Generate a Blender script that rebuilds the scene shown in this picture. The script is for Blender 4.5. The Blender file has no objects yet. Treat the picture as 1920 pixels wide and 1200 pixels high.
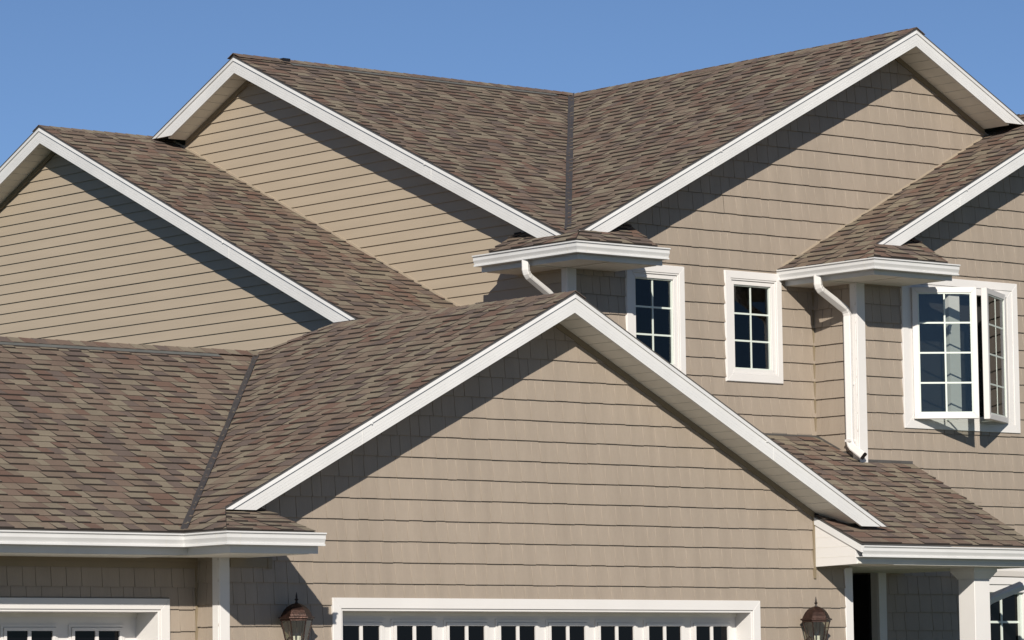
import bpy, bmesh, math, random
from mathutils import Vector as V3, Matrix
R = random.Random(7)
sc = bpy.context.scene
EYE = 1.40                                   # height of the eye above the ground

# ------------------------------------------------------------------ camera
cam_d = bpy.data.cameras.new('camera'); cam = bpy.data.objects.new('camera', cam_d)
sc.collection.objects.link(cam); sc.camera = cam
yaw, pit, rol = math.radians(39.8831), math.radians(5.4954), math.radians(-0.7544)
fw = V3((math.sin(yaw), math.cos(yaw), 0)); rt = V3((math.cos(yaw), -math.sin(yaw), 0)); up = V3((0, 0, 1))
f2 = fw*math.cos(pit)+up*math.sin(pit); u2 = up*math.cos(pit)-fw*math.sin(pit)
r3 = rt*math.cos(rol)+u2*math.sin(rol); u3 = u2*math.cos(rol)-rt*math.sin(rol)
M = Matrix((r3, u3, -f2)).transposed().to_4x4(); M.translation = (0, 0, EYE)
cam.matrix_world = M
cam_d.sensor_width = 36; cam_d.lens = 36*7299.2/1920; cam_d.clip_start = 0.5; cam_d.clip_end = 3000

# ------------------------------------------------------------------ light
LD = V3((0.87, 1.0, -0.64)).normalized()      # the way the sunlight travels
EL = math.asin(-LD.z); AZ = math.atan2(-LD.x, -LD.y)
w = bpy.data.worlds.new('World'); sc.world = w; w.use_nodes = True
nt = w.node_tree; bg = nt.nodes['Background']
sky = nt.nodes.new('ShaderNodeTexSky'); sky.sky_type = 'NISHITA'; sky.sun_disc = False
sky.sun_elevation = EL; sky.sun_rotation = AZ % (2*math.pi)
sky.altitude = 0; sky.air_density = 0.5; sky.dust_density = 0.0; sky.ozone_density = 3.5
nt.links.new(sky.outputs[0], bg.inputs['Color']); bg.inputs['Strength'].default_value = 0.069
sd = bpy.data.lights.new('sun', 'SUN'); sd.energy = 5.0; sd.angle = math.radians(0.53); sd.color = (1, 0.93, 0.83)
so = bpy.data.objects.new('sun', sd); sc.collection.objects.link(so)
so.rotation_euler = LD.to_track_quat('-Z', 'Y').to_euler(); so.location = (-40, -50, 40)
sc.view_settings.view_transform = 'Standard'; sc.view_settings.look = 'None'
sc.view_settings.exposure = 0.30; sc.view_settings.gamma = 1; sc.view_settings.use_curve_mapping = False

# ------------------------------------------------------------------ materials
def mat(name, col, rough=0.6, var=0.0, vscale=6, bump=0.0, bscale=60, stretch=(1, 1, 1), metal=0.0, spec=0.5, coat=0, fine=0.0, fscale=300):
    m = bpy.data.materials.new(name); m.use_nodes = True
    n = m.node_tree; b = n.nodes['Principled BSDF']
    b.inputs['Base Color'].default_value = (*col, 1); b.inputs['Roughness'].default_value = rough
    b.inputs['Metallic'].default_value = metal; b.inputs['Specular IOR Level'].default_value = spec
    b.inputs['Coat Weight'].default_value = coat
    geo = n.nodes.new('ShaderNodeNewGeometry'); mp = n.nodes.new('ShaderNodeMapping')
    n.links.new(geo.outputs['Position'], mp.inputs[0]); mp.inputs['Scale'].default_value = stretch
    prev = None
    for amt, s in ((var, vscale), (fine, fscale)):
        if amt:
            t = n.nodes.new('ShaderNodeTexNoise'); t.inputs['Scale'].default_value = s; t.inputs['Detail'].default_value = 5
            n.links.new(mp.outputs[0], t.inputs['Vector'])
            r = n.nodes.new('ShaderNodeMapRange'); r.inputs[1].default_value = .3; r.inputs[2].default_value = .7
            r.inputs[3].default_value = 1-amt; r.inputs[4].default_value = 1+amt
            n.links.new(t.outputs['Fac'], r.inputs[0])
            mx = n.nodes.new('ShaderNodeVectorMath'); mx.operation = 'SCALE'
            if prev: n.links.new(prev, mx.inputs[0])
            else: mx.inputs[0].default_value = col
            n.links.new(r.outputs[0], mx.inputs['Scale']); prev = mx.outputs[0]
    if prev: n.links.new(prev, b.inputs['Base Color'])
    if bump:
        t = n.nodes.new('ShaderNodeTexNoise'); t.inputs['Scale'].default_value = bscale; t.inputs['Detail'].default_value = 6
        n.links.new(mp.outputs[0], t.inputs['Vector'])
        bp = n.nodes.new('ShaderNodeBump'); bp.inputs['Strength'].default_value = bump; bp.inputs['Distance'].default_value = .004
        n.links.new(t.outputs['Fac'], bp.inputs['Height']); n.links.new(bp.outputs[0], b.inputs['Normal'])
    return m
SH = [mat('shingle_granules_%s' % k, c, .93, .10, 2.5, .5, 420, fine=.30, fscale=260, spec=.2) for k, c in
      (('olive', (.192, .162, .121)), ('tan', (.170, .132, .101)), ('brown', (.152, .111, .087)),
       ('red', (.142, .092, .071)), ('grey', (.122, .094, .080)))]
SHW = [30, 25, 20, 12, 13]
DARK = mat('shingle_cut_edge', (.026, .020, .017), .95)
SHAKE = mat('shake_siding', (.277, .231, .185), .55, .07, 1.2, .35, 40, (6, 6, .7), fine=.035, fscale=18)
LAP = mat('lap_siding', (.345, .287, .216), .5, .04, .9, .12, 30, (1, 1, 8))
WHITE = mat('white_aluminium', (.57, .57, .565), .38, .05, 2.5, .05, 30)
VINYL = mat('white_vinyl', (.60, .585, .57), .45, .025, 2)
SOFF = mat('soffit_vinyl', (.62, .60, .55), .55, .05, 5)
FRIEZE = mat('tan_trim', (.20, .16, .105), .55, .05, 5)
DECK = mat('drip_edge', (.07, .066, .062), .6)
VALLEY = mat('valley_metal', (.055, .049, .046), .55, .15, 6)
VENT = mat('ridge_vent_plastic', (.115, .118, .11), .6, .12, 8)
ROOM = mat('room_darkness', (.012, .011, .011), .9)  # near-black colour stands in for the lack of light indoors
BLACK = mat('black_and_shade', (.006, .006, .007), .5)  # black parts; on the entry slabs this colour imitates deep shade
GLASS = mat('window_glass', (.006, .012, .024), .02, spec=.8)
DGLASS = mat('dark_glass', (.002, .002, .003), .05, spec=.18)
REFL = mat('sash_glass', (.010, .016, .026), .012, spec=1.0)
MUNT = mat('grille_bars', (.55, .60, .55), .4)
COPPER = mat('aged_copper', (.038, .019, .014), .45, .5, 25, .5, 90, metal=.65)
IRON = mat('dark_iron', (.02, .014, .012), .5, metal=.3)
CLEAR = bpy.data.materials.new('lantern_glass'); CLEAR.use_nodes = True
_n = CLEAR.node_tree; _n.nodes.remove(_n.nodes['Principled BSDF'])
_t = _n.nodes.new('ShaderNodeBsdfTransparent'); _t.inputs[0].default_value = (.78, .80, .74, 1)
_g = _n.nodes.new('ShaderNodeBsdfGlossy'); _g.inputs['Roughness'].default_value = .05
_m = _n.nodes.new('ShaderNodeMixShader'); _m.inputs[0].default_value = .12
_n.links.new(_t.outputs[0], _m.inputs[1]); _n.links.new(_g.outputs[0], _m.inputs[2]); _n.links.new(_m.outputs[0], _n.nodes['Material Output'].inputs[0])
BLIND = mat('roller_blind', (.16, .15, .13), .8)
CLEARG = bpy.data.materials.new('clear_pane'); CLEARG.use_nodes = True
_n = CLEARG.node_tree; _n.nodes.remove(_n.nodes['Principled BSDF'])
_t = _n.nodes.new('ShaderNodeBsdfTransparent'); _t.inputs[0].default_value = (.80, .83, .82, 1)
_g = _n.nodes.new('ShaderNodeBsdfGlossy'); _g.inputs['Roughness'].default_value = .012
_tc = _n.nodes.new('ShaderNodeNewGeometry'); _nz = _n.nodes.new('ShaderNodeTexNoise'); _nz.inputs['Scale'].default_value = 1.7; _nz.inputs['Detail'].default_value = 1
_n.links.new(_tc.outputs['Position'], _nz.inputs['Vector']); _bp = _n.nodes.new('ShaderNodeBump'); _bp.inputs['Strength'].default_value = .12; _bp.inputs['Distance'].default_value = .02
_n.links.new(_nz.outputs['Fac'], _bp.inputs['Height']); _n.links.new(_bp.outputs[0], _g.inputs['Normal'])
_fr = _n.nodes.new('ShaderNodeFresnel'); _fr.inputs['IOR'].default_value = 1.52
_m = _n.nodes.new('ShaderNodeMixShader'); _n.links.new(_fr.outputs[0], _m.inputs[0])
_n.links.new(_t.outputs[0], _m.inputs[1]); _n.links.new(_g.outputs[0], _m.inputs[2]); _n.links.new(_m.outputs[0], _n.nodes['Material Output'].inputs[0])
BULB = mat('white_lamp_socket', (.75, .73, .66), .4)
GRASS = mat('lawn', (.045, .065, .02), .9, .35, 3, .6, 30)
CONC = mat('driveway_concrete', (.27, .25, .21), .85, .12, 2, .3, 60)

# ------------------------------------------------------------------ object helpers
ROOT = V3((23.5, 28.5, 0))
def thing(name, loc, label, cat, group=None):
    o = bpy.data.objects.new(name, None); sc.collection.objects.link(o); o.location = loc
    o['label'] = label; o['category'] = cat
    if group: o['group'] = group
    return o
house = thing('house', ROOT, 'tan two-storey house with many shingled gables, white fascia boards and two garage doors', 'house')

class MB:
    """collects faces; coordinates are eye-level based (z = 0 at the camera)"""
    def __init__(s): s.v = []; s.f = []; s.m = []; s.mats = []
    def mi(s, m):
        if m not in s.mats: s.mats.append(m)
        return s.mats.index(m)
    def poly(s, pts, m):
        i = len(s.v); s.v += [tuple(p) for p in pts]; s.f.append(tuple(range(i, i+len(pts)))); s.m.append(s.mi(m)); return s
    def prism(s, bot, top, m, side=None, capb=True):
        """bot/top: matching loops, ccw seen from the top side"""
        n = len(bot); i = len(s.v); s.v += [tuple(p) for p in bot]+[tuple(p) for p in top]
        k = s.mi(m); ks = s.mi(side or m)
        s.f.append(tuple(range(i+n, i+2*n))); s.m.append(k)
        if capb: s.f.append(tuple(range(i+n-1, i-1, -1))); s.m.append(ks)
        for a in range(n):
            b = (a+1) % n; s.f.append((i+a, i+b, i+n+b, i+n+a)); s.m.append(ks)
        return s
    def box(s, a, b, m):
        x0, x1 = sorted((a[0], b[0])); y0, y1 = sorted((a[1], b[1])); z0, z1 = sorted((a[2], b[2]))
        B = [(x0, y0, z0), (x1, y0, z0), (x1, y1, z0), (x0, y1, z0)]
        return s.prism(B, [(p[0], p[1], z1) for p in B], m)
    def fbox(s, F, u0, u1, v0, v1, n0, n1, m):
        B = [F(u, v, n0) for u, v in ((u0, v0), (u1, v0), (u1, v1), (u0, v1))]
        T = [F(u, v, n1) for u, v in ((u0, v0), (u1, v0), (u1, v1), (u0, v1))]
        return s.prism(B, T, m)
    def mesh(s, name, off=None, bevel=0):
        me = bpy.data.meshes.new(name); off = off if off is not None else V3((-ROOT.x, -ROOT.y, EYE-ROOT.z))
        me.from_pydata([(x+off[0], y+off[1], z+off[2]) for x, y, z in s.v], [], s.f)
        for m in s.mats: me.materials.append(m)
        me.polygons.foreach_set('material_index', s.m); me.update()
        return me
    def build(s, name, parent=house, kind=None, off=None, smooth=False):
        me = s.mesh(name, off)
        if smooth:
            for p in me.polygons: p.use_smooth = True
        o = bpy.data.objects.new(name, me); sc.collection.objects.link(o); o.parent = parent
        if kind: o['kind'] = kind
        return o
def bev(o, wd=.004):
    b = o.modifiers.new('bevel', 'BEVEL'); b.width = wd; b.segments = 1; b.limit_method = 'ANGLE'; return o

class Frame:
    def __init__(s, O, U, V, N):
        s.O = V3(O); s.U = V3(U).normalized(); s.V = V3(V).normalized(); s.N = V3(N).normalized()
    def __call__(s, u, v, n=0): return s.O+s.U*u+s.V*v+s.N*n
    def mat(s, u, v, n=0):
        m = Matrix((s.U, s.V, s.N)).transposed().to_4x4(); m.translation = s(u, v, n)+V3((0, 0, EYE)); return m
def wall_y(c): return Frame((0, c, 0), (1, 0, 0), (0, 0, 1), (0, -1, 0))      # faces -y : u = x
def wall_x(c): return Frame((c, 0, 0), (0, -1, 0), (0, 0, 1), (-1, 0, 0))     # faces -x : u = -y

def clip(poly, a, b, c):
    """keep a*u+b*v <= c of a convex polygon"""
    out = []
    for i in range(len(poly)):
        p, q = poly[i], poly[(i+1) % len(poly)]
        dp = a*p[0]+b*p[1]-c; dq = a*q[0]+b*q[1]-c
        if dp <= 0: out.append(p)
        if (dp < 0 < dq) or (dq < 0 < dp):
            t = dp/(dp-dq); out.append((p[0]+(q[0]-p[0])*t, p[1]+(q[1]-p[1])*t))
    r = []
    for p in out:
        if not r or abs(p[0]-r[-1][0])+abs(p[1]-r[-1][1]) > 1e-5: r.append(p)
    if len(r) > 1 and abs(r[0][0]-r[-1][0])+abs(r[0][1]-r[-1][1]) < 1e-5: r.pop()
    return r
def area(p): return .5*sum(p[i][0]*p[(i+1) % len(p)][1]-p[(i+1) % len(p)][0]*p[i][1] for i in range(len(p)))
def ccw(p): return p if area(p) > 0 else p[::-1]
def clip_to(rect, conv):
    p = rect
    for i in range(len(conv)):
        a, b = conv[i], conv[(i+1) % len(conv)]
        dx, dy = b[0]-a[0], b[1]-a[1]
        p = clip(p, dy, -dx, dy*a[0]-dx*a[1])
        if len(p) < 3: return []
    return p if abs(area(p)) > 2e-5 else []
def minus(polys, rect):
    x0, x1, y0, y1 = rect; out = []
    for p in polys:
        for q in (clip(p, 1, 0, x0), clip(p, -1, 0, -x1)):
            if len(q) > 2 and abs(area(q)) > 1e-4: out.append(q)
        mid = clip(clip(p, -1, 0, -x0), 1, 0, x1) if True else p
        if len(mid) > 2:
            for q in (clip(mid, 0, 1, y0), clip(mid, 0, -1, -y1)):
                if len(q) > 2 and abs(area(q)) > 1e-4: out.append(q)
    return out

# candidates for single pieces: (projected area, key, frame, u, v, parent, material index, mats)
def project(p):
    d = V3(p); z = d.dot(f2); return 960+7299.2*d.dot(r3)/z, 600-7299.2*d.dot(u3)/z
SINGLE = {'shingle': [], 'siding_shake': []}
REST = {'shingle': MB(), 'siding_shake': MB()}
def piece_geom(mb, P, poly, v0, E, hb, ht, m, side, ul=None, ur=None):
    T = [P(u+(.0035 if ul is not None and abs(u-ul) < 1e-4 else -.001 if ur is not None and abs(u-ur) < 1e-4 else 0), v, ht+(hb-ht)*(1-min(1, max(0, (v-v0)/E)))) for u, v in poly]
    B = [P(u, v, 0) for u, v in poly]
    mb.prism(B, T, m, side, capb=False)
def CH(kind, rect): return (rect[0][0], rect[1][0]) if kind == 'siding_shake' else (None, None)
def courses(kind, F, polys, E, vs, vmax, widths, weights, hbs, ht, gap, mats, side, parent, clump=False, vj=0):
    polys = [ccw(p) for p in polys]
    u0 = min(p[0] for q in polys for p in q); u1 = max(p[0] for q in polys for p in q)
    v = vs; k = 0
    while v < vmax:
        u = u0-R.random()*.3; last = 0; tt = 0
        while u < u1:
            wd = R.choices(widths, weights)[0]; ci = R.choices(range(len(mats)), SHW[:len(mats)])[0] if len(mats) > 1 else 0
            if clump and ci == last: ci = R.choices(range(len(mats)), SHW)[0]
            last = ci
            tt = (1-tt) if R.random() < .8 else tt
            hb = hbs[tt] if len(hbs) > 1 else hbs[0]
            jv = R.choice((0, -vj, vj)) if vj else 0
            rect = [(u+gap/2, v+jv), (u+wd-gap/2, v+jv), (u+wd-gap/2, v+E), (u+gap/2, v+E)]
            full = abs(area(rect)); parts = [clip_to(rect, q) for q in polys]; parts = [q for q in parts if q]
            if len(parts) == 1 and abs(abs(area(parts[0]))-full) < 1e-6:
                c = F(u+wd/2, v+E/2); x, y = project(c)
                facing = -(c.normalized().dot(F.N))
                if 15 < x < 1905 and 15 < y < 1195 and facing > 0:
                    SINGLE[kind].append((full*facing/c.length**2, wd, hb, F, u, v, parent, ci, mats, E, ht, gap, side, jv))
                else: piece_geom(REST[kind], F, rect, v, E, hb, ht, mats[ci], side, *CH(kind, rect))
            else:
                for q in parts: piece_geom(REST[kind], F, q, v, E, hb, ht, mats[ci], side, *CH(kind, rect))
            u += wd
        v += E; k += 1
def single_obj(name, me, F, u, v, parent, n=0):
    o = bpy.data.objects.new(name, me); sc.collection.objects.link(o); o.parent = parent
    o.matrix_local = Matrix.Translation(-ROOT) @ F.mat(u, v, n); return o

def slab(polys3, zf, th, m, top=None):
    mb = MB()
    for p in polys3:
        p = ccw(p); T = [(x, y, zf(x, y)) for x, y in p]
        mb.prism([(x, y, z-th) for x, y, z in T], T, top or m, m)
    return mb

SE = .1435; SWD = [.10, .13, .16, .195, .24]
ROOFS = []
def roof(polys, zf, face, origin, label=None, E=SE, shingles=True, lift=.006):
    """polys: plan polygons; face 'y' (faces -y) or 'x' (faces -x)"""
    o = slab(polys, zf, .009, DECK).build('roof')
    if label: o['label'] = label
    if not shingles: return o
    ox, oy = origin; oz = zf(ox, oy)+lift
    if face == 'y':
        c = zf(0, 1)-zf(0, 0); n = math.sqrt(1+c*c); F = Frame((ox, oy, oz), (1, 0, 0), (0, 1, c), (0, -c, 1)); g = lambda p: (p[0]-ox, (p[1]-oy)*n)
    else:
        c = zf(1, 0)-zf(0, 0); n = math.sqrt(1+c*c); F = Frame((ox, oy, oz), (0, -1, 0), (1, 0, c), (-c, 0, 1)); g = lambda p: (-(p[1]-oy), (p[0]-ox)*n)
    P2 = [[g(p) for p in q] for q in polys]
    vm = max(p[1] for q in P2 for p in q); vn = min(p[1] for q in P2 for p in q)
    courses('shingle', F, P2, E, min(vn, 0)-.0, vm, SWD, [3, 5, 5, 4, 2], (.006, .017), .0012, .003, SH, DARK, o, clump=True)
    return o

# ------------------------------------------------------------------ fitted dimensions (metres)
xm1, yw1, o1, za1, p = 23.4905, 27.6294, .4296, 3.7053, .5198
yf1 = yw1-o1; yhip = 30.8895; zr0 = 3.4213; yr0 = 31.4359; xp = 22.9442; p0 = .4763
xe1, ze1, ye0, yc1 = 19.0505, 1.397, 27.186, 26.565
x1a, yw0, x1b = 19.749, 27.982, 27.39
xK, yK, xm3, ym2, za2, p2, o2 = 25.548, 29.6895, 30.2258, 35.0055, 7.1454, .4561, .2978
x2, y4, c4, xm4 = 29.011, 29.0422, -10.3683, 32.3
xf5, ym5, za5, p5, h5 = 23.789, 36.7213, 6.4369, .4554, 5.8426
df = .187; GZ = -EYE

# ------------------------------------------------------------------ ground
def setting(name, mb, kind='structure'):
    me = mb.mesh(name, V3((0, 0, EYE))); o = bpy.data.objects.new(name, me); sc.collection.objects.link(o); o['kind'] = kind; return o
setting('ground', MB().poly([(-900, -900, GZ), (900, -900, GZ), (900, 900, GZ), (-900, 900, GZ)], GRASS))
setting('driveway', MB().poly([(16, 8, GZ+.004), (27, 8, GZ+.004), (27, 28.2, GZ+.004), (16, 28.2, GZ+.004)], CONC))

# ------------------------------------------------------------------ roofs
Z1 = lambda x, y: za1-p*(xm1-x)
Z1r = lambda x, y: za1-p*(x-xm1)
Z0 = lambda x, y: zr0-p0*(yr0-y)
Zb = lambda x, y: za1-p*(y-yhip)
ZP = lambda x, y: 2.385+.46*(y-29.042)
Zret1 = lambda x, y: ze1+.29*(y-yc1)
fr = .014
r0 = roof([[(12, ye0+.02), (xe1+.02, ye0+.02), (xp, yr0), (12, yr0)]], Z0, 'y', (12, ye0+.02), 'wide shingled roof above the left garage door')
r1 = roof([[(19.49, yf1-fr), (xm1, yf1-fr), (xm1, yhip), (xp, yr0), (19.49, ye0+.02+(19.49-xe1)*p/p0)],
           [(19.49, yf1-fr), (19.49, ye0+.02+(19.49-xe1)*p/p0), (xe1+.02, ye0+.02), (xe1+.02, yc1+.02)]], Z1, 'x', (xe1+.02, yr0), 'left slope of the front garage gable')
r1b = roof([[(xm1, yf1-fr), (27.53, yf1-fr), (25.5, 29.69), (25.5, yhip), (xm1, yhip)]], Z1r, 'x', (0, 0), 'right slope of the front garage gable', shingles=False)
rb = roof([[(12, yr0), (xp, yr0), (xm1, yhip), (25.5, yhip), (25.5, 35), (12, 35)]], Zb, 'y', (0, 0), 'back slope behind the garage ridge', shingles=False)
rr1 = roof([[(xe1+.02, yc1+.02), (20.0, yc1+.02), (20.03, yw1), (xe1+.02+1.43*(.5), yw1), (19.49, yf1)]], Zret1, 'y', (xe1, yc1+.02), 'small eave return left of the front garage gable')
rp = roof([[(26.915, 26.94), (29.44, 26.94), (29.79, 29.05), (x2, 29.05), (26.915, 29.05)], [(25.5, 29.05), (x2, 29.05), (x2, yK), (25.5, yK)]],
          ZP, 'y', (26.915, 26.94), 'low porch roof right of the garage gable')
Z2 = lambda x, y: za2-p2*(ym2-y)
Z3 = lambda x, y: za2-p*(xm3-x)
xg2 = xK-o2; yg3 = yK-o1
kx, ky, kz = 24.98, 28.888, 4.457
vb = (25.374, 29.47)
r2 = roof([[(xg2-fr, 29.37), (vb[0], vb[1]), (xm3, ym2), (xg2-fr, ym2)]], Z2, 'y', (xg2, 29.37), 'front slope of the tall left gable')
r3_ = roof([[(25.36, yg3-fr), (xm3, yg3-fr), (xm3, ym2), vb]], Z3, 'x', (25.36, ym2), 'left slope of the tall right gable')
roof([[(xg2-fr, ym2), (xm3, ym2), (xm3, 40), (xg2-fr, 40)]], lambda x, y: za2-p2*(y-ym2), 'y', (0, 0), 'back slope of the tall left gable', shingles=False)
roof([[(xm3, yg3-fr), (31.97, yg3-fr), (34.9, 35), (34.9, 40), (xm3, 40)]], lambda x, y: za2-p*(x-xm3), 'x', (0, 0), 'right slope of the tall right gable', shingles=False)
ZKa = lambda x, y: kz+.45*(x-kx); ZKb = lambda x, y: kz+.42*(y-ky)
rka = roof([[(kx+.02, ky+.02), (kx+.02, 30.27), (xK, 30.50), (xK, ky+.58)]], ZKa, 'x', (kx+.02, 30.5), 'left eave return at the central corner')
rkb = roof([[(kx+.02, ky+.02), (26.08, ky+.02), (26.36, yK), (kx+.82, yK)]], ZKb, 'y', (kx, ky+.02), 'right eave return at the central corner')
gx, gy, gz = 28.45, 28.215, 4.440
Z4 = lambda x, y: c4+p*x
Z4b = lambda x, y: gz+.5*(y-gy)
y4f = y4-o1
r4 = roof([[(gx+.02, gy+.02), (28.88, y4f-fr), (28.88, yK), (gx+.02, yK)], [(28.88, y4f-fr), (xm4, y4f-fr), (xm4, yK), (28.88, yK)],
           [(31.95, yK), (xm4, yK), (xm4, 32.5), (31.95, 32.5)]], Z4, 'x', (gx+.02, yK), 'left slope of the right gable')
roof([[(xm4, y4f-fr), (35.8, y4f-fr), (35.8, 33), (xm4, 33)]], lambda x, y: c4+p*xm4-p*(x-xm4), 'x', (0, 0), 'right slope of the right gable', shingles=False)
r4b = roof([[(gx+.02, gy+.02), (29.57, gy+.02), (29.80, y4), (gx+.85, y4)]], Z4b, 'y', (gx, gy+.02), 'eave return of the right gable')
Z5 = lambda x, y: za5-p5*(ym5-y)
r5 = roof([[(xf5-fr, ym5), (xf5-fr, 30.87), (xK, 28.9), (xK, ym5)]], Z5, 'y', (xf5, 28.9), 'front slope of the far left gable')
roof([[(xf5-fr, ym5), (xK+2, ym5), (xK+2, 42.5), (xf5-fr, 42.5)]], lambda x, y: za5-p5*(y-ym5), 'y', (0, 0), 'back slope of the far left gable', shingles=False)

# valley strips
def valley(a, b, wd=.055):
    a, b = V3(a), V3(b); n = 26; mb = MB(); d = (b-a); s = d.cross(V3((0, 0, 1))).normalized()
    L = []; Rr = []
    for i in range(n+1):
        c = a+d*(i/n); c.z += .024; j = (R.random()-.5)*.010
        L.append(c-s*(wd*.5+j)+V3((0, 0, .012))); Rr.append(c+s*(wd*.5+j*.6)+V3((0, 0, .012)))
        if i:
            m0 = a+d*((i-1)/n)+V3((0, 0, .021)); m1 = c+V3((0, 0, -.003))
            mb.poly([L[i-1], m0, m1, L[i]], VALLEY); mb.poly([m0, Rr[i-1], Rr[i], m1], VALLEY)
    mb.build('valley_strip')
valley((xe1+.02, ye0+.02, Z0(0, ye0+.02)), (xp, yr0, zr0), .055)
valley((vb[0], vb[1], 4.62), (xm3, ym2, za2), .07)

# ridge caps
CAPM = {}
def caps(a, b, sl, sr, wd=.13, lift=.012, step=.14, jit=0):
    a, b = V3(a), V3(b); d = b-a; n = max(1, int(d.length/step)); t = d.normalized()
    side = V3((0, 0, 1)).cross(t).normalized(); nn = t.cross(side)
    F = Frame(a, t, side, nn)
    for i in range(n):
        ci = R.choices(range(5), SHW)[0]; key = (ci, round(sl, 2), round(sr, 2), wd)
        if key not in CAPM:
            mb = MB(); L = step*1.15
            def X(u, v, n): return (u, v, n)
            for sgn, s in ((1, sl), (-1, sr)):
                pts = [(0, 0), (L, 0), (L, sgn*wd), (0, sgn*wd)]
                T = [(u, v, -abs(v)*s+(.009 if u == 0 else .003)) for u, v in pts]; B = [(u, v, z-.006) for u, v, z in T]
                if sgn < 0: T = T[::-1]; B = B[::-1]
                mb.prism(B, T, SH[ci], SH[4])
            CAPM[key] = mb.mesh('ridge_cap', V3((0, 0, 0)))
        single_obj('ridge_cap', CAPM[key], F, i*d.length/n, 0, house, lift)
caps((xm1, yf1-.015, za1), (xm1, yhip, za1), p, p)
caps((xp, yr0, zr0), (xm1, yhip, za1), .25, .25, .10)
caps((12.5, yr0, zr0), (xp, yr0, zr0), p, p0, .11, .03)
caps((xf5-.015, ym5, za5), (xK, ym5, za5), p5, p5)
caps((xg2-.015, ym2, za2), (xm3, ym2, za2), p2, p2, .11, .03)
caps((xm3, yg3-.015, za2), (xm3, ym2, za2), p, p)
# ridge vents
def vent(x0, x1, y, z, s, lift=.02):
    mb = MB()
    for sg in (-1, 1):
        P = [(x0, y, z+lift), (x1, y, z+lift), (x1, y+sg*.17, z+lift-.17*s), (x0, y+sg*.17, z+lift-.17*s)]
        P = [(a, b, c) for a, b, c in P]
        mb.prism([(a, b, c-.022) for a, b, c in P], P, VENT, DARK)
    mb.build('ridge_vent')
    k = int((x1-x0)/.3)
    mb = MB()
    for i in range(k):
        xx = x0+.15+i*.3
        mb.box((xx, y-.178, z+lift-.17*s-.012), (xx+.012, y-.165, z+lift-.17*s-.002), DARK)
    mb.build('vent_screw', kind='stuff')
vent(12.5, 22.38, yr0, zr0, p0, .024)
vent(25.95, 29.88, ym2, za2, p2, .024)
MB().box((25.86, ym2-.10, za2-.03), (25.96, ym2+.05, za2+.028), BLACK).build('vent_end_plug')

# ------------------------------------------------------------------ gutters, fascia, soffits
def sweep(path, prof, m, name, closed=True, parent=house):
    """path: plan points, prof: (out, z) loop; out is to the right of travel"""
    n = len(path); T = []
    for i in range(n):
        d = []
        if i > 0: d.append((V3((*path[i], 0))-V3((*path[i-1], 0))).normalized())
        if i < n-1: d.append((V3((*path[i+1], 0))-V3((*path[i], 0))).normalized())
        o = [V3((q.y, -q.x, 0)) for q in d]
        mvec = o[0] if len(o) == 1 else (o[0]+o[1])/(1+o[0].dot(o[1]))
        T.append(mvec)
    mb = MB(); k = len(prof); rings = []
    for i in range(n): rings.append([(path[i][0]+T[i].x*a, path[i][1]+T[i].y*a, z) for a, z in prof])
    for i in range(n-1):
        for j in range(k):
            jj = (j+1) % k
            mb.poly([rings[i][j], rings[i+1][j], rings[i+1][jj], rings[i][jj]], m)
    mb.poly(rings[0][::-1], m); mb.poly(rings[-1], m)
    return mb.build(name, parent)
GP = [(0, 0), (0, -.012), (-.014, -.018), (-.016, -.03), (-.016, -.052), (-.030, -.080), (-.034, -.092), (-.022, -.097), (-.022, -.112), (-.125, -.112), (-.125, -.005),
      (-.122, -.005), (-.122, -.108), (-.026, -.108), (-.030, -.1), (-.038, -.094), (-.034, -.08), (-.02, -.052), (-.02, -.03), (-.018, -.014), (-.012, -.008), (-.012, 0)]
def bend(path, z, fas=.205, sof=None):
    g = sweep(path, [(a, z+b) for a, b in GP], WHITE, 'gutter')
    s = sweep(path, [(-.128, z-.03), (-.128, z-fas), (-.15, z-fas), (-.15, z-.03)], WHITE, 'fascia')
    # joint straps at corners
    for i in range(1, len(path)-1):
        for q in (path[i-1], path[i+1]):
            a = V3((*path[i], 0)); d = (V3((*q, 0))-a)
            if d.length > .4:
                d.normalize(); c = a+d*.16; o = V3((d.y, -d.x, 0)) if q == path[i+1] else V3((-d.y, d.x, 0))
                mb = MB(); e = d*.0025
                pts = [(a_, z+b_) for a_, b_ in GP[1:9]]
                for k in range(len(pts)-1):
                    (a0, z0), (a1, z1) = pts[k], pts[k+1]
                    P = [c-e+o*(a0+.0025), c+e+o*(a0+.0025), c+e+o*(a1+.0025), c-e+o*(a1+.0025)]
                    mb.poly([(P[0].x, P[0].y, z0), (P[1].x, P[1].y, z0), (P[2].x, P[2].y, z1), (P[3].x, P[3].y, z1)], SOFF)
                mb.build('gutter_seam', g)
    return g
bend([(12, ye0), (xe1, ye0), (xe1, yc1), (20.107, yc1)], ze1, .175)
bend([(kx, 30.52), (kx, ky), (26.236, ky)], kz, .165)
bend([(gx, yK-.005), (gx, gy), (29.736, gy)], gz, .16)
bend([(26.93, 26.92), (29.62, 26.92)], 1.402, .175)

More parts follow.
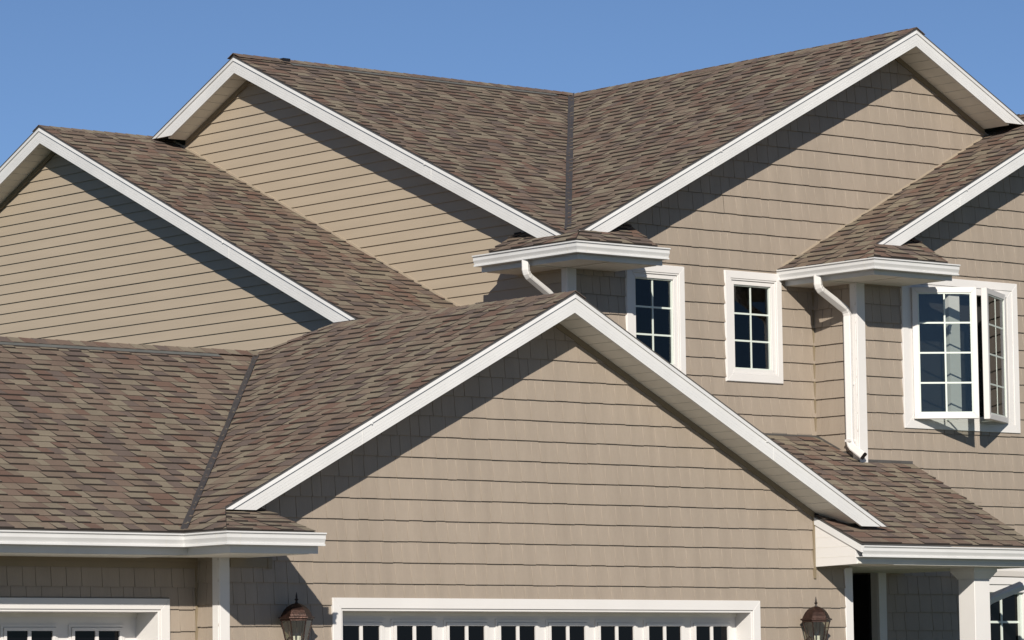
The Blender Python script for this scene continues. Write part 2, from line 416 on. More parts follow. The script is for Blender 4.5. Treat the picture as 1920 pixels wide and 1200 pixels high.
def soffit(plan, z, label=None, ribs=None):
    mb = MB()
    for q in plan:
        q = ccw(q); mb.prism([(x, y, z) for x, y in q], [(x, y, z+.02) for x, y in q], SOFF)
    o = mb.build('soffit')
    return o
def soffit_strips(x0, x1, y0, y1, z, along, parent, step=.10):
    a, b = (x0, x1) if along == 'x' else (y0, y1); n = int((b-a)/step)
    for i in range(n):
        s = a+(b-a)*i/n; e = a+(b-a)*(i+1)/n-.006; mb = MB()
        if along == 'x': mb.box((s, y0, z-.008), (e, y1, z-.001), SOFF)
        else: mb.box((x0, s, z-.008), (x1, e, z-.001), SOFF)
        mb.build('soffit_panel', parent)
sz1 = ze1-.172
s = soffit([[(12, ye0+.13), (19.0, ye0+.13), (xe1+.13, ye0+.13), (xe1+.13, yw0-.0), (12, yw0)], [(xe1+.13, yc1+.13), (20.03, yc1+.13), (20.03, yw1), (xe1+.13, yw1)],
            [(xe1+.13, yw1), (x1a, yw1), (x1a, yw0), (xe1+.13, yw0)]], sz1)
soffit_strips(15.2, 19.1, ye0+.135, yw0-.005, sz1, 'x', s, .1)
soffit_strips(19.19, 20.02, yc1+.135, yw1-.005, sz1, 'x', s, .1)
sz2 = kz-.162
s = soffit([[(kx+.13, ky+.13), (xK, ky+.13), (xK, 30.48), (kx+.13, 30.48)], [(xK, ky+.13), (26.19, ky+.13), (26.19, yK), (xK, yK)]], sz2)
soffit_strips(kx+.155, xK-.003, yK, 30.47, sz2, 'y', s, .1); soffit_strips(xK, 26.18, ky+.155, yK-.003, sz2, 'x', s, .1)
MB().box((26.17, ky+.13, sz2), (26.195, yK, kz-.03), WHITE).build('soffit_end')
MB().box((kx+.13, 30.46, sz2), (xK, 30.485, kz-.03), WHITE).build('soffit_end')
sz4 = gz-.157
s = soffit([[(gx+.13, gy+.13), (x2, gy+.13), (x2, yK), (gx+.13, yK)], [(x2, gy+.13), (29.66, gy+.13), (29.66, y4), (x2, y4)]], sz4)
soffit_strips(gx+.135, x2-.003, y4, yK-.005, sz4, 'y', s, .1); soffit_strips(x2, 29.65, gy+.135, y4-.003, sz4, 'x', s, .1)
MB().box((29.64, gy+.13, sz4), (29.665, y4, gz-.03), WHITE).build('soffit_end')
szp = 1.402-.172
s = soffit([[(26.95, 27.04), (29.62, 27.04), (29.62, yw1), (26.95, yw1)], [(x1b, yw1), (29.62, yw1), (29.62, y4), (x1b, y4)], [(x1b, y4), (29.25, y4), (29.25, yK), (x1b, yK)]], szp)
soffit_strips(27.45, 29.6, 27.045, 29.03, szp, 'y', s, .1)
MB().box((20.01, yc1+.13, sz1), (20.035, yw1, ze1-.03), WHITE).build('soffit_end')
# white side panel of the porch eave
F = wall_x(26.93)
mb = MB(); P = [(-yw1, 1.214), (-27.046, 1.226), (-27.046, 1.40), (-yw1, 1.665)]
mb.prism([F(u, v, -.03) for u, v in P], [F(u, v, .004) for u, v in P], VINYL); pe = mb.build('porch_side_panel')
for zz in (1.302, 1.40, 1.50):
    ue = -27.035 if zz <= 1.40 else -(27.035+(zz-1.40)/.446)
    MB().fbox(F, -yw1+.01, ue-.02, zz, zz+.004, .003, .006, SOFF).build('panel_seam', pe)
mb = MB(); P = [(-yw1, 1.645), (-26.95, 1.335), (-26.95, 1.402), (-yw1, 1.715)]
mb.prism([F(u, v, -.02) for u, v in P], [F(u, v, .018) for u, v in P], WHITE); mb.build('rake_board')
MB().prism([F(-26.925, 1.402-.112, -.05), F(-26.92-.0, 1.402-.112, -.05), F(-26.92, 1.40, -.05), F(-27.02, 1.40, -.05)][::-1], [F(-26.925, 1.29, 0)]*4, WHITE) if False else None

# ------------------------------------------------------------------ gable rakes
def gable(F, m, za, pl, pr, hl, hr, dfv, over, panels=None, ext=(0, 0)):
    """F: frame whose n=0 plane is the fascia front; u coordinate of the apex m; hl / hr run of each side"""
    for sg, h, pp in ((-1, hl, pl), (1, hr, pr)):
        z = lambda r: za-pp*r
        # main board
        P = [(m, za+.004), (m+sg*h, z(h)+.004), (m+sg*h, z(h)), (m+sg*(h-dfv/pp), z(h)), (m, za-dfv)]; P = ccw(P)
        mb = MB(); mb.prism([F(u, v, -.025) for u, v in P], [F(u, v, 0) for u, v in P], WHITE); b = mb.build('rake_board')
        # faint lengthwise rib lines
        for q in (.105, .135, .160):
            Q = ccw([(m, za-q), (m+sg*(h-q/pp-.01), z(h-.01)-0), (m+sg*(h-q/pp-.01), z(h-.01)+.004), (m, za-q+.004)])
            a0 = (m, za-q*1.0); a1 = (m+sg*(h-q/pp-.02), z(h-q/pp-.02)-q)
            Q = ccw([a0, a1, (a1[0], a1[1]+.0035), (a0[0], a0[1]+.0035)])
            MB().prism([F(u, v, 0) for u, v in Q], [F(u, v, .0012) for u, v in Q], WHITE).build('board_rib', b)
        # shingle moulding, proud
        P = ccw([(m, za+.005), (m+sg*h, z(h)+.005), (m+sg*h, z(h)), (m+sg*(h-.05/pp), z(h)), (m, za-.05)])
        mb = MB(); zz_ = lambda u: za-pp*abs(u-m)-.028; mb.prism([F(u, v, 0) for u, v in P], [F(u, v, .004 if v > zz_(u) else .014) for u, v in P], WHITE); mo = mb.build('rake_moulding', b)
        for rr_ in ((.62,) if h > 3 else ()):
            rs = h*rr_; d_ = .006/pp
            Q = ccw([(m+sg*rs, z(rs)-.057), (m+sg*(rs+.006), z(rs+.006)-.057), (m+sg*(rs+.006), z(rs+.006)-dfv+.002), (m+sg*rs, z(rs)-dfv+.002)])
            MB().prism([F(u, v, 0) for u, v in Q], [F(u, v, .003) for u, v in Q], WHITE).build('board_seam', b)
            Q = ccw([(m+sg*(rs-.1), z(rs-.1)-.034), (m+sg*(rs-.09), z(rs-.09)-.034), (m+sg*(rs-.09), z(rs-.09)-.06), (m+sg*(rs-.1), z(rs-.1)-.06)])
            MB().prism([F(u, v, 0) for u, v in Q], [F(u, v, .0165) for u, v in Q], WHITE).build('board_seam', b)
        # sloping soffit: individual panels from the fascia back to the wall
        zs = dfv-.02; n = int((h-dfv/pp)/.125); L = h-dfv/pp-.02+ext[sg > 0]
        par = MB()
        A = ccw([(m, za-zs+.012), (m+sg*L, z(L)-zs+.012), (m+sg*L, z(L)-zs+.03), (m, za-zs+.03)])
        par.prism([F(u, v, -over+.001) for u, v in A], [F(u, v, -.026) for u, v in A], SOFF); so_ = par.build('soffit')
        if panels in (sg, 2):
            for i in range(n):
                ra = L*i/n+.004; rb_ = L*(i+1)/n-.004
                A = ccw([(m+sg*ra, z(ra)-zs), (m+sg*rb_, z(rb_)-zs), (m+sg*rb_, z(rb_)-zs+.011), (m+sg*ra, z(ra)-zs+.011)])
                MB().prism([F(u, v, -over+.002) for u, v in A], [F(u, v, -.027) for u, v in A], SOFF).build('soffit_panel', so_)
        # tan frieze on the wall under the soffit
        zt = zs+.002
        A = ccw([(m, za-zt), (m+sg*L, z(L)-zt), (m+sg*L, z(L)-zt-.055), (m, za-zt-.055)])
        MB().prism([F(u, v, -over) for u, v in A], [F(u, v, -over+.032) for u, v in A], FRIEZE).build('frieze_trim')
gable(wall_y(yf1), xm1, za1, p, p, 4.024, 4.044, df, o1, 1)
gable(wall_y(yg3), xm3, za2, p, p, 4.869, 1.75, df, o1, 1, (0, .10))
gable(wall_x(xg2), -ym2, za2, p2, p2, 1.634, 5.637, df, o2, -1, (.12, 0))
gable(wall_x(xf5), -ym5, za5, p5, p5, 5.0, h5, df, .30, -1)
gable(wall_y(y4f), xm4, c4+p*xm4, p, p, xm4-28.88, 3.4, df, o1, 0)

# ------------------------------------------------------------------ walls
def wall(F, polys, mat_, label, holes=(), th=.12):
    for h in holes: polys = minus(polys, h)
    mb = MB()
    for q in polys:
        q = ccw(q); mb.prism([F(u, v, -th) for u, v in q], [F(u, v, 0) for u, v in q], mat_)
    o = mb.build('wall'); o['label'] = label; return o, polys
def shakes(F, polys, z0, par):
    v0 = z0; lo = min(q[1] for pp in polys for q in pp); hi = max(q[1] for pp in polys for q in pp)
    while v0 > lo: v0 -= .1914
    v = v0
    u0 = min(q[0] for pp in polys for q in pp); u1 = max(q[0] for pp in polys for q in pp)
    while v < hi:
        mb = MB(); ok = False
        for q in polys:
            c = clip_to([(u0, v), (u1, v), (u1, v+.1914), (u0, v+.1914)], ccw(q))
            if c: mb = MB(); piece_geom(mb, F, c, v, .1914, .0150, .001, SHAKE, SHAKE); mb.build('siding_course', par)
        v += .1914
    courses('siding_shake', F, polys, .1914, v0, hi, [.105, .13, .155, .18, .21], [2, 4, 5, 4, 2], (.0225, .024), .006, .002, [SHAKE], SHAKE, par, vj=.0018)
def boards(F, polys, z0, E, par):
    v = z0; lo = min(q[1] for pp in polys for q in pp); hi = max(q[1] for pp in polys for q in pp)
    u0 = min(q[0] for pp in polys for q in pp); u1 = max(q[0] for pp in polys for q in pp)
    while v > lo: v -= E
    while v < hi:
        splice = R.uniform(u0+.5, u1-.5) if R.random() < .35 else None
        segs = [(u0, u1)] if splice is None else [(u0, splice), (splice+.0015, u1)]
        for si, (a, b) in enumerate(segs):
            hb = .0165+.0012*(si % 2)
            for q in polys:
                c = clip_to([(a, v), (b, v), (b, v+E), (a, v+E)], ccw(q))
                if c: mb = MB(); piece_geom(mb, F, c, v, E, hb, .002, LAP, LAP); mb.build('siding_board', par)
        v += E
# front garage gable wall
F1 = wall_y(yw1)
D1 = (21.042, 26.064, GZ-.01, .782)
q1 = [(x1a, GZ), (x1b, GZ), (x1b, za1-df-.0-p*(x1b-xm1)), (xm1, za1-df), (x1a, za1-df-p*(xm1-x1a))]
# right of the porch panel the wall stays below the porch roof
o, pl = wall(F1, [q1], SHAKE, 'shake wall of the front garage gable', [D1]); shakes(F1, minus([q1], (D1[0]-.09, D1[1]+.09, D1[2], D1[3]+.09)), 2.346, o)
q = [(-yw0, GZ), (-yw1, GZ), (-yw1, 1.25), (-yw0, 1.25)]
F = wall_x(x1a); o, _ = wall(F, [q], SHAKE, 'narrow shake wall beside the left garage door', th=.1); shakes(F, [q], 2.346, o)
# left garage wall
F0 = wall_y(yw0)
D0 = (16.55, 19.344, GZ-.01, .774)
q0 = [(12, GZ), (x1a, GZ), (x1a, 1.25), (12, 1.25)]
o, _ = wall(F0, [q0], SHAKE, 'shaded shake wall around the left garage door', [D0]); shakes(F0, minus([q0], (D0[0]-.1, D0[1]+.1, D0[2], D0[3]+.104)), .969, o)
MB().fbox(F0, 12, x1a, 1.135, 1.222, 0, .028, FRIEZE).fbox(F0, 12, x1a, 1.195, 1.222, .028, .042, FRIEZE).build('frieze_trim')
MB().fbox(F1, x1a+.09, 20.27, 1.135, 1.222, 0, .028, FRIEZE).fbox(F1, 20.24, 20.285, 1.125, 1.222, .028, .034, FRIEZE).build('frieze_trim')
# upper walls
W1 = (26.32, 27.122, 3.235, 4.39); W2 = (27.702, 28.512, 3.233, 4.392); BW = (29.66, 31.455, 2.765, 4.405)
inn = lambda r, t: (r[0]+t, r[1]-t, r[2]+t, r[3]-t)
F3 = wall_y(yK)
t3 = lambda x: za2-df-p*abs(x-xm3)
q3 = [[(xK, GZ), (x2, GZ), (x2, t3(x2)), (xK, t3(xK))], [(x2, c4+p*x2), (31.9, c4+p*31.9), (31.9, t3(31.9)), (xm3, za2-df), (x2, t3(x2))]]
q3[1] = [(x2, c4+p*x2+.0), (31.785, c4+p*31.785), (xm3, za2-df), (x2, t3(x2))]
o, _ = wall(F3, q3, SHAKE, 'tall shake wall with the two small windows', [inn(W1, .05), inn(W2, .05)]); pp = q3
for wn in (W1, W2): pp = minus(pp, inn(wn, .01))
shakes(F3, pp, 4.616, o)
q = [(-yK, 2.3), (-y4, 2.3), (-y4, sz4+.02), (-yK, sz4+.02)]
F = wall_x(x2); o, _ = wall(F, [q], SHAKE, 'short side wall between the small window and the corner post', th=.1); shakes(F, [q], 4.616, o)
F4 = wall_y(y4)
t4 = lambda x: c4+p*x-df
q4 = [[(x2, szp), (35, szp), (35, t4(29.6)), (xm4, t4(xm4)), (x2, t4(x2))]]
o, _ = wall(F4, q4, SHAKE, 'shake wall of the right gable with the open casement', [inn(BW, .06)])
shakes(F4, minus([[(x2, 2.0), (35, 2.0), (35, t4(29.6)), (xm4, t4(xm4)), (x2, t4(x2))]], inn(BW, .01)), 3.684, o)
q4l = [(29.25, GZ), (35, GZ), (35, szp), (29.25, szp)]; GW = (30.55, 31.52, -.3, 1.25)
o, _ = wall(F4, [q4l], SHAKE, 'ground floor shake wall behind the porch column', [inn(GW, .05)]); shakes(F4, minus([[(29.25, -.4), (35, -.4), (35, 2.0), (29.25, 2.0)]], inn(GW, .01)), 3.684, o)
F = wall_x(29.25); wall(F, [[(-yK, GZ), (-y4, GZ), (-y4, szp), (-yK, szp)]], SHAKE, 'side wall of the entry', th=.1)
F = wall_x(x1b); o = MB().box((x1b-.1, yw1+.12, GZ), (x1b, yK, 1.2), SHAKE).build('wall'); o['label'] = 'hidden garage side wall facing the entry'
# lap walls
F2 = wall_x(xK)
q2 = [(-37.2, 3.0), (-yK, 3.0), (-yK, za2-df-p2*(ym2-yK)), (-ym2, za2-df), (-37.2, za2-df-p2*(37.2-ym2))]
q2 = [(-36.75, 1.5), (-yK, 1.5), (-yK, za2-df-p2*(ym2-yK)), (-ym2, za2-df), (-36.75, za2-df-p2*(36.75-ym2))]
o, _ = wall(F2, [q2], LAP, 'lap sided wall of the tall left gable'); boards(F2, [clip(q2, 0, -1, -3.2)], 5.839, .1126, o)
F5 = wall_x(xf5+.30)
q5 = [(-42, GZ), (-30.0, GZ), (-30.0, za5-df-p5*(ym5-30.0)), (-ym5, za5-df), (-42, za5-df-p5*(42-ym5))]
q5 = [(-42, .5), (-30.9, .5), (-30.9, za5-df-p5*(ym5-30.9)), (-ym5, za5-df), (-42, za5-df-p5*(42-ym5))]
o, _ = wall(F5, [q5], LAP, 'lap sided wall of the far left gable'); boards(F5, [clip(q5, 0, -1, -2.6)], 5.448, .1126, o)
# channels where roofs meet walls
def strip(F, a, b, wd, m=FRIEZE, nm='wall_channel', pr=.022):
    P = ccw([a, b, (b[0], b[1]+wd), (a[0], a[1]+wd)])
    MB().prism([F(u, v, 0) for u, v in P], [F(u, v, pr) for u, v in P], m).build(nm)
strip(F2, (-36.6, Z5(0, 36.6)+.012), (-30.5, Z5(0, 30.5)+.012), .024, LAP)
strip(F3, (gx+.1, c4+p*(gx+.1)+.012), (31.64, c4+p*31.64+.012), .022, LAP)
strip(wall_x(x2), (-yK, ZP(0, yK)+.01), (-y4, ZP(0, y4)+.01), .02, DECK)
strip(F4, (x2, ZP(0, y4)+.0), (29.78, ZP(0, y4)+.0), .03, DECK)
strip(F3, (27.0, ZP(0, yK)+.0), (x2, ZP(0, yK)), .028, DECK)
MB().fbox(F1, 26.905, 26.93, 1.10, 1.72, 0, .03, FRIEZE).build('wall_channel')
MB().fbox(F3, x2-.035, x2, 2.7, sz4, 0, .02, FRIEZE).build('inside_corner_trim')
MB().fbox(F0, x1a-.03, x1a, GZ, 1.15, 0, .03, FRIEZE).build('inside_corner_trim')

# corner posts
def post(x, y, z0, z1, wx=.10, wy=.09, e=.024):
    MB_ = MB(); MB_.box((x-e, y-e, z0), (x+wx, y, z1), VINYL); MB_.box((x-e, y, z0), (x, y+wy, z1), VINYL)
    bev(MB_.build('corner_post'), .004)
post(x1a-.0, yw1, GZ, sz1, .084, .09)
post(xK, yK, 2.6, sz2, .10, .07)
post(x2, y4, 2.37, sz4, .10, .08)
post(29.25, y4, GZ, szp, .09, .10)
MB_ = MB(); MB_.box((27.335, yw1-.024, GZ), (27.44, yw1+.1, 1.21), VINYL); bev(MB_.build('corner_post'), .004)

# ------------------------------------------------------------------ windows
def ring(mb, F, r, t, n0, n1, m):
    u0, u1, v0, v1 = r
    for Q in ([(u0, v0), (u1, v0), (u1-t, v0+t), (u0+t, v0+t)], [(u1, v0), (u1, v1), (u1-t, v1-t), (u1-t, v0+t)],
              [(u1, v1), (u0, v1), (u0+t, v1-t), (u1-t, v1-t)], [(u0, v1), (u0, v0), (u0+t, v0+t), (u0+t, v1-t)]):
        mb.prism([F(u, v, n0) for u, v in Q], [F(u, v, n1) for u, v in Q], m)
def window(F, r, cols, rows, label, tr=.075):
    b = MB(); ring(b, F, r, tr, -.05, .034, VINYL); ring(b, F, inn(r, -.006), .02, -.01, .022, VINYL)
    t = b.build('window'); t['label'] = label; bev(t, .003)
    b = MB(); r2_ = inn(r, tr); ring(b, F, r2_, .018, -.06, .026, VINYL); r3 = inn(r2_, .018); ring(b, F, r3, .045, -.06, .012, VINYL); r4_ = inn(r3, .045)
    ring(b, F, r4_, .012, -.06, -.004, MUNT); bev(b.build('sash', t), .003); r5_ = inn(r4_, .012)
    u0, u1, v0, v1 = r5_
    MB().fbox(F, u0-.01, u1+.01, v0-.01, v1+.01, -.036, -.03, CLEARG).build('pane', t)
    MB().fbox(F, u0-.2, u1+.2, v0-.2, v1+.2, -.15, -.13, ROOM).build('room_dark_sheet', t)  # dark sheet just behind the wall, coloured as an unlit room
    MB().fbox(F, u0-.015, u1+.015, v1-.16, v1+.02, -.10, -.085, BLIND).build('blind', t)
    for i in range(1, cols):
        u = u0+(u1-u0)*i/cols; MB().fbox(F, u-.009, u+.009, v0, v1, -.03, -.022, MUNT).build('grille_bar', t)
    for i in range(1, rows):
        v = v0+(v1-v0)*i/rows; MB().fbox(F, u0, u1, v-.009, v+.009, -.03, -.0235, MUNT).build('grille_bar', t)
    return t
window(F3, W1, 2, 3, 'small window half hidden behind the garage gable')
window(F3, W2, 2, 3, 'small window left of the corner gutter')
# casement with two open sashes
b = MB(); ring(b, F4, BW, .085, -.05, .036, VINYL); r_ = inn(BW, .085); ring(b, F4, r_, .075, -.09, .028, VINYL)
cw = b.build('window'); cw['label'] = 'wide casement window with both sashes swung open'; bev(cw, .003)
MB().fbox(F4, r_[0]-.1, r_[1]+.1, r_[2]-.1, r_[3]+.1, -.16, -.13, ROOM).build('room_dark_sheet', cw)  # same dark sheet: the room's shade is in its colour
MB().fbox(F4, 30.42, 30.585, r_[2], r_[3], -.09, -.01, VINYL).build('mullion', cw)
def sash(hx, sgn, th, wd, z0, z1, label):
    d = V3((sgn*math.cos(th), -math.sin(th), 0)); base = V3((hx, y4-.04, 0))
    if sgn > 0: F = Frame(base, d, (0, 0, 1), d.cross(V3((0, 0, 1)))); r = (0, wd, z0, z1)
    else: F = Frame(base, -d, (0, 0, 1), (-d).cross(V3((0, 0, 1)))); r = (-wd, 0, z0, z1)
    b = MB(); ring(b, F, r, .062, -.045, .02, VINYL); o = b.build('sash', cw); o['label'] = label; bev(o, .004)
    q = inn(r, .062); b = MB(); ring(b, F, q, .012, -.012, .012, MUNT); b.build('sash_bead', cw)
    MB().fbox(F, q[0], q[1], q[2], q[3], -.003, .003, CLEARG).build('pane', cw)
    u = (q[0]+q[1])/2; MB().fbox(F, u-.009, u+.009, q[2], q[3], .0035, .007, MUNT).build('grille_bar', cw)
    for i in (1, 2, 3):
        v = q[2]+(q[3]-q[2])*i/4; MB().fbox(F, q[0], q[1], v-.009, v+.009, .003, .0062, MUNT).build('grille_bar', cw)
    return F
sash(29.80, 1, math.radians(35), .70, 2.865, 4.275, 'left sash of the casement')
sash(31.235, -1, math.radians(29), .83, 2.865, 4.275, 'right sash of the casement')
for xx in (30.3, 30.85):
    MB().box((xx, y4-.2, 2.868), (xx+.02, y4-.02, 2.88), MUNT).build('stay_arm', cw)
# ground floor window
b = MB(); ring(b, F4, (GW[0], GW[1], GW[2], 1.13), .08, -.05, .03, VINYL)
b.fbox(F4, GW[0]-.04, GW[1]+.04, 1.115, 1.30, -.05, .06, VINYL); b.fbox(F4, GW[0]-.02, GW[1]+.02, 1.03, 1.115, -.04, .045, VINYL)
gwn = b.build('window'); gwn['label'] = 'ground floor window behind the porch column'; bev(gwn, .003)
q = inn((GW[0], GW[1], GW[2], 1.13), .078); b = MB(); ring(b, F4, q, .04, -.06, .005, MUNT); b.build('sash', gwn); q = inn(q, .04)
MB().fbox(F4, q[0], q[1], q[2], q[3], -.05, -.03, DGLASS).build('pane', gwn)
MB().fbox(F4, 31.125, 31.15, q[2], q[3], -.03, -.018, MUNT).build('grille_bar', gwn)
MB().fbox(F4, 30.85, 30.872, q[2], q[3], -.03, -.018, MUNT).build('grille_bar', gwn)
MB().fbox(F4, q[0], q[1], .70, .724, -.03, -.020, MUNT).build('grille_bar', gwn)

# ------------------------------------------------------------------ garage doors
def garage_door(F, D, x0, step, n, rec, label, pane_t, pw, gapw):
    t = .095
    b = MB(); u0, u1, v0, v1 = D
    for Q in ([(u0-t, v0), (u0, v0), (u0, v1), (u0-t, v1+t)], [(u1, v0), (u1+t, v0), (u1+t, v1+t), (u1, v1)], [(u0, v1), (u1, v1), (u1+t, v1+t), (u0-t, v1+t)]):
        b.prism([F(u, v, -.05) for u, v in Q], [F(u, v, .035) for u, v in Q], VINYL)
    e = .022
    for Q in ([(u0, v0), (u0+e, v0), (u0+e, v1-e), (u0, v1)], [(u1-e, v0), (u1, v0), (u1, v1), (u1-e, v1-e)], [(u0+e, v1-e), (u1-e, v1-e), (u1, v1), (u0, v1)]):
        b.prism([F(u, v, -rec-.05) for u, v in Q], [F(u, v, .022) for u, v in Q], VINYL)
    d = b.build('garage_door'); d['label'] = label; bev(d, .003)
    b = MB(); b.fbox(F, u0+e, u1-e, v0, v1-e, -rec-.04, -rec, VINYL).build('door_panel', d)
    b = MB(); b.fbox(F, u0+e, u1-e, v1-e-.035, v1-e, -rec, -rec+.02, SOFF).build('weather_strip', d)
    vt = pane_t; ph = .27
    for i in range(n):
        c = x0+i*step; hw = pw+gapw/2
        b = MB(); ring(b, F, (c-hw-.055, c+hw+.055, vt-ph-.055, vt+.055), .022, -rec, -rec+.014, VINYL)
        ring(b, F, (c-hw-.028, c+hw+.028, vt-ph-.028, vt+.028), .028, -rec, -rec+.024, VINYL)
        b.fbox(F, c-gapw/2, c+gapw/2, vt-ph, vt, -rec, -rec+.018, VINYL)
        b.build('pane_frame', d)
        for s in (-1, 1):
            a = c+s*gapw/2; e2 = c+s*(gapw/2+pw)
            MB().fbox(F, min(a, e2), max(a, e2), vt-ph, vt, -rec+.001, -rec+.006, DGLASS).build('pane', d)
garage_door(F1, D1, 21.428, .612, 8, .2, 'wide white garage door under the front gable', .634, .193, .034)
garage_door(F0, D0, 18.905-3*.689, .689, 4, .32, 'white garage door at the far left', .596, .215, .034)

# ------------------------------------------------------------------ entry, column
b = MB().fbox(F3, 27.5, 29.25, GZ, 1.21, .0, .05, BLACK).fbox(wall_x(29.25), -yK+.05, -y4-.11, GZ, 1.21, 0, .04, BLACK).build('front_door'); b['label'] = 'front door slabs coloured black to stand for the deep shade of the entry'  # entry shade is put into the black colour of these slabs
MB().fbox(F3, 27.39, 29.25, .95, szp, .05, .09, BLACK).build('door_header')  # black here too, shade of the entry as colour
cx, cy, hw = 28.94, 27.38, .112
b = MB().box((cx-hw, cy-hw, GZ), (cx+hw, cy+hw, 1.10), VINYL); col = bev(b.build('porch_column'), .004)
def quad(h, z): return [(cx-h, cy-h, z), (cx+h, cy-h, z), (cx+h, cy+h, z), (cx-h, cy+h, z)]
b = MB(); hs = [(hw+.004, 1.10), (hw+.012, 1.115), (hw+.03, 1.14), (hw+.045, 1.165), (hw+.055, 1.175), (hw+.055, 1.222)]
for (a, z0), (c, z1) in zip(hs[:-1], hs[1:]): b.prism(quad(a, z0), quad(c, z1), VINYL)
b.build('capital', col)

# ------------------------------------------------------------------ downspouts
def tube(path, w_, d_, m, name, parent=house, label=None, up_hint=V3((0, 0, 1)), corr=True):
    pts = [V3(q) for q in path]
    # round the bends
    P = [pts[0]]
    for i in range(1, len(pts)-1):
        a, bb, c = pts[i-1], pts[i], pts[i+1]; r = min(.07, (a-bb).length*.45, (c-bb).length*.45)
        s0 = bb+(a-bb).normalized()*r; s1 = bb+(c-bb).normalized()*r
        for k in range(7):
            t = k/6; P.append(s0*(1-t)**2+bb*2*t*(1-t)+s1*t*t)
    P.append(pts[-1])
    rings = []; n = len(P); sidev = None
    for i in range(n):
        t = (P[min(i+1, n-1)]-P[max(i-1, 0)]).normalized()
        if sidev is None:
            sidev = V3((.5, -1, 0)) if abs(t.z) > .7 else V3((0, 0, 1)).cross(t)
        sv = (sidev-t*sidev.dot(t)).normalized(); sidev = sv; uv = t.cross(sv)
        kf = 1.0-(.05 if (i % 2 and 0 < i < n-1) else 0)
        r = []
        for (a, b_) in ((-1, -.72), (-.72, -1), (-.3, -1), (-.2, -.88), (.2, -.88), (.3, -1), (.72, -1), (1, -.72), (1, .72), (.72, 1), (-.72, 1), (-1, .72)):
            r.append(P[i]+sv*a*w_*kf+uv*b_*d_*kf)
        rings.append(r)
    mb = MB(); k = len(rings[0])
    for i in range(n-1):
        for j in range(k):
            jj = (j+1) % k; mb.poly([rings[i][j], rings[i][jj], rings[i+1][jj], rings[i+1][j]], m)
    mb.poly(rings[0][::-1], m); mb.poly(rings[-1], BLACK if corr else m)
    o = mb.build(name, parent)
    if label: o['label'] = label
    return o
tube([(25.04, 29.74, 4.36), (25.04, 29.74, 4.20), (25.46, 29.80, 3.99), (25.46, 29.80, 2.9)], .036, .030, VINYL, 'downspout', label='crooked downspout under the central corner gutter')
d4 = tube([(28.505, 29.10, 4.34), (28.505, 29.10, 4.20), (28.945, 29.115, 3.98), (28.945, 29.115, 2.56), (28.955, 28.93, 2.44)], .041, .032, VINYL, 'downspout', label='long downspout beside the right corner post')
MB().box((28.975, 29.075, 3.2), (x2, 29.155, 3.23), VINYL).build('downspout_strap', d4)
MB().box((28.905, 29.075, 2.60), (28.986, 29.155, 2.625), VINYL).build('downspout_strap', d4)
tube([(30.55, 29.02, 1.24), (30.45, 27.75, 1.175), (29.53, 27.75, .905), (29.40, 27.75, .80), (29.40, 27.75, GZ+.1)], .045, .04, VINYL, 'downspout', label='downspout elbow running back to the porch column', corr=False)

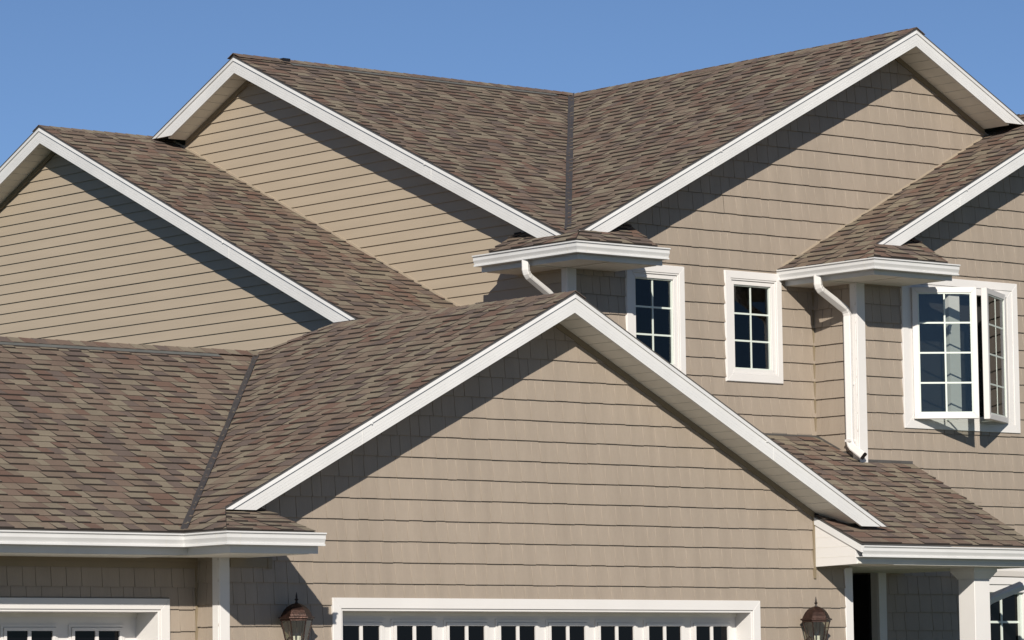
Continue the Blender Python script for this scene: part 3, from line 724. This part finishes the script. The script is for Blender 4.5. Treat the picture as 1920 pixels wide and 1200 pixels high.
# ------------------------------------------------------------------ wall lanterns
def lathe_hex(b, rings, m, n=6, ph=math.pi/6, cx=0, cy=0):
    L = [[(cx+r*math.cos(ph+i*2*math.pi/n), cy+r*math.sin(ph+i*2*math.pi/n), z) for i in range(n)] for r, z in rings]
    for A, B in zip(L[:-1], L[1:]):
        for i in range(n):
            j = (i+1) % n; b.poly([A[i], A[j], B[j], B[i]], m)
    b.poly(L[0][::-1], m); b.poly(L[-1], m)
def rod(b, a, c, r, m, n=6):
    a, c = V3(a), V3(c); t = (c-a).normalized(); s = t.cross(V3((0, 0, 1)) if abs(t.z) < .9 else V3((1, 0, 0))).normalized(); u = t.cross(s)
    A = [a+(s*math.cos(i*2*math.pi/n)+u*math.sin(i*2*math.pi/n))*r for i in range(n)]; B = [q+(c-a) for q in A]
    b.prism(A, B, m)
def lantern(x, y, z, label):
    t = thing('wall_lantern', (x, y, z+EYE), label, 'lantern', 'copper wall lanterns beside the wide garage door')
    Z = V3((0, 0, 0)); bl = lambda b, n, sm=False: b.build(n, t, off=Z, smooth=sm)
    b = MB(); lathe_hex(b, [(.150, -.012), (.162, -.006), (.160, .004), (.140, .010), (.132, .03), (.112, .065), (.085, .095), (.045, .118), (.018, .126)], COPPER); bl(b, 'lantern_roof')
    b = MB(); lathe_hex(b, [(.016, .122), (.010, .14), (.010, .150), (.021, .158), (.008, .168), (.010, .180), (.007, .20), (.002, .222)], IRON, 8); bl(b, 'finial')
    zb = -.34; rt_, rb_ = .138, .062
    b = MB()
    for i in range(6):
        a = math.pi/6+i*math.pi/3; rod(b, (rt_*math.cos(a), rt_*math.sin(a), -.01), (rb_*math.cos(a), rb_*math.sin(a), zb), .0055, COPPER)
    lathe_hex(b, [(rt_+.006, -.028), (rt_+.006, -.012), (rt_-.004, -.012)], COPPER); lathe_hex(b, [(.05, zb-.05), (.068, zb-.02), (.068, zb+.01), (.05, zb+.012)], COPPER)
    rod(b, (0, 0, zb-.1), (0, 0, zb), .012, COPPER)
    bl(b, 'lantern_frame')
    for i in range(6):
        a0 = math.pi/6+i*math.pi/3; a1 = a0+math.pi/3; b = MB()
        b.poly([(rb_*math.cos(a0), rb_*math.sin(a0), zb), (rb_*math.cos(a1), rb_*math.sin(a1), zb), ((rt_-.002)*math.cos(a1), (rt_-.002)*math.sin(a1), -.028), ((rt_-.002)*math.cos(a0), (rt_-.002)*math.sin(a0), -.028)], CLEAR)
        bl(b, 'lantern_pane')
    b = MB()
    for dx in (-.03, .03, 0):
        rod(b, (dx, .0 if dx else -.02, zb), (dx, .0 if dx else -.02, -.16), .011, BULB)
    rod(b, (0, 0, -.14), (0, 0, -.02), .006, IRON)
    bl(b, 'bulb')
    b = MB(); pts = []
    for k in range(15):
        s = k/14; pts.append((0, .02+.13*s, zb-.09-.06*math.sin(math.pi*s)+.13*s*s+ (.10*math.sin(math.pi*s*.5))))
    for a, c in zip(pts[:-1], pts[1:]): rod(b, a, c, .011, COPPER)
    for k in range(9):
        th = math.pi*k/8; q = lambda tt: (0, .10+.045*math.cos(tt), -.24+.07*math.sin(tt))
        if k < 8: rod(b, q(th), q(math.pi*(k+1)/8), .012-.001*k, COPPER)
    bl(b, 'scroll_arm')
    b = MB(); b.box((-.06, .155, -.42), (.06, .172, -.20), FRIEZE); b.box((-.035, .145, -.38), (.035, .157, -.24), COPPER); bl(b, 'back_plate')
lantern(20.437, 27.45, .695, 'copper lantern left of the wide garage door, dome half in shade')
lantern(26.770, 27.45, .695, 'copper lantern right of the wide garage door, in full sun')

# ------------------------------------------------------------------ single pieces (300 largest of each kind) and the rest
for kind in ('shingle', 'siding_shake'):
    L = sorted(SINGLE[kind], key=lambda q: -q[0]); cache = {}
    for i, (a, wd, hb, F, u, v, parent, ci, mats, E, ht, gap, side, jv) in enumerate(L):
        rect = [(gap/2, jv), (wd-gap/2, jv), (wd-gap/2, E), (gap/2, E)]
        if i < 300:
            key = (wd, hb, ci, jv)
            if key not in cache:
                mb = MB(); piece_geom(mb, lambda a_, b_, c_: (a_, b_, c_), rect, 0, E, hb, ht, mats[ci], side, *CH(kind, rect)); cache[key] = mb.mesh(kind, V3((0, 0, 0)))
            single_obj(kind, cache[key], F, u, v, parent)
        else:
            rr = [(u+a_, v+b_) for a_, b_ in rect]; piece_geom(REST[kind], F, rr, v, E, hb, ht, mats[ci], side, *CH(kind, rr))
    REST[kind].build(kind, house, 'stuff')
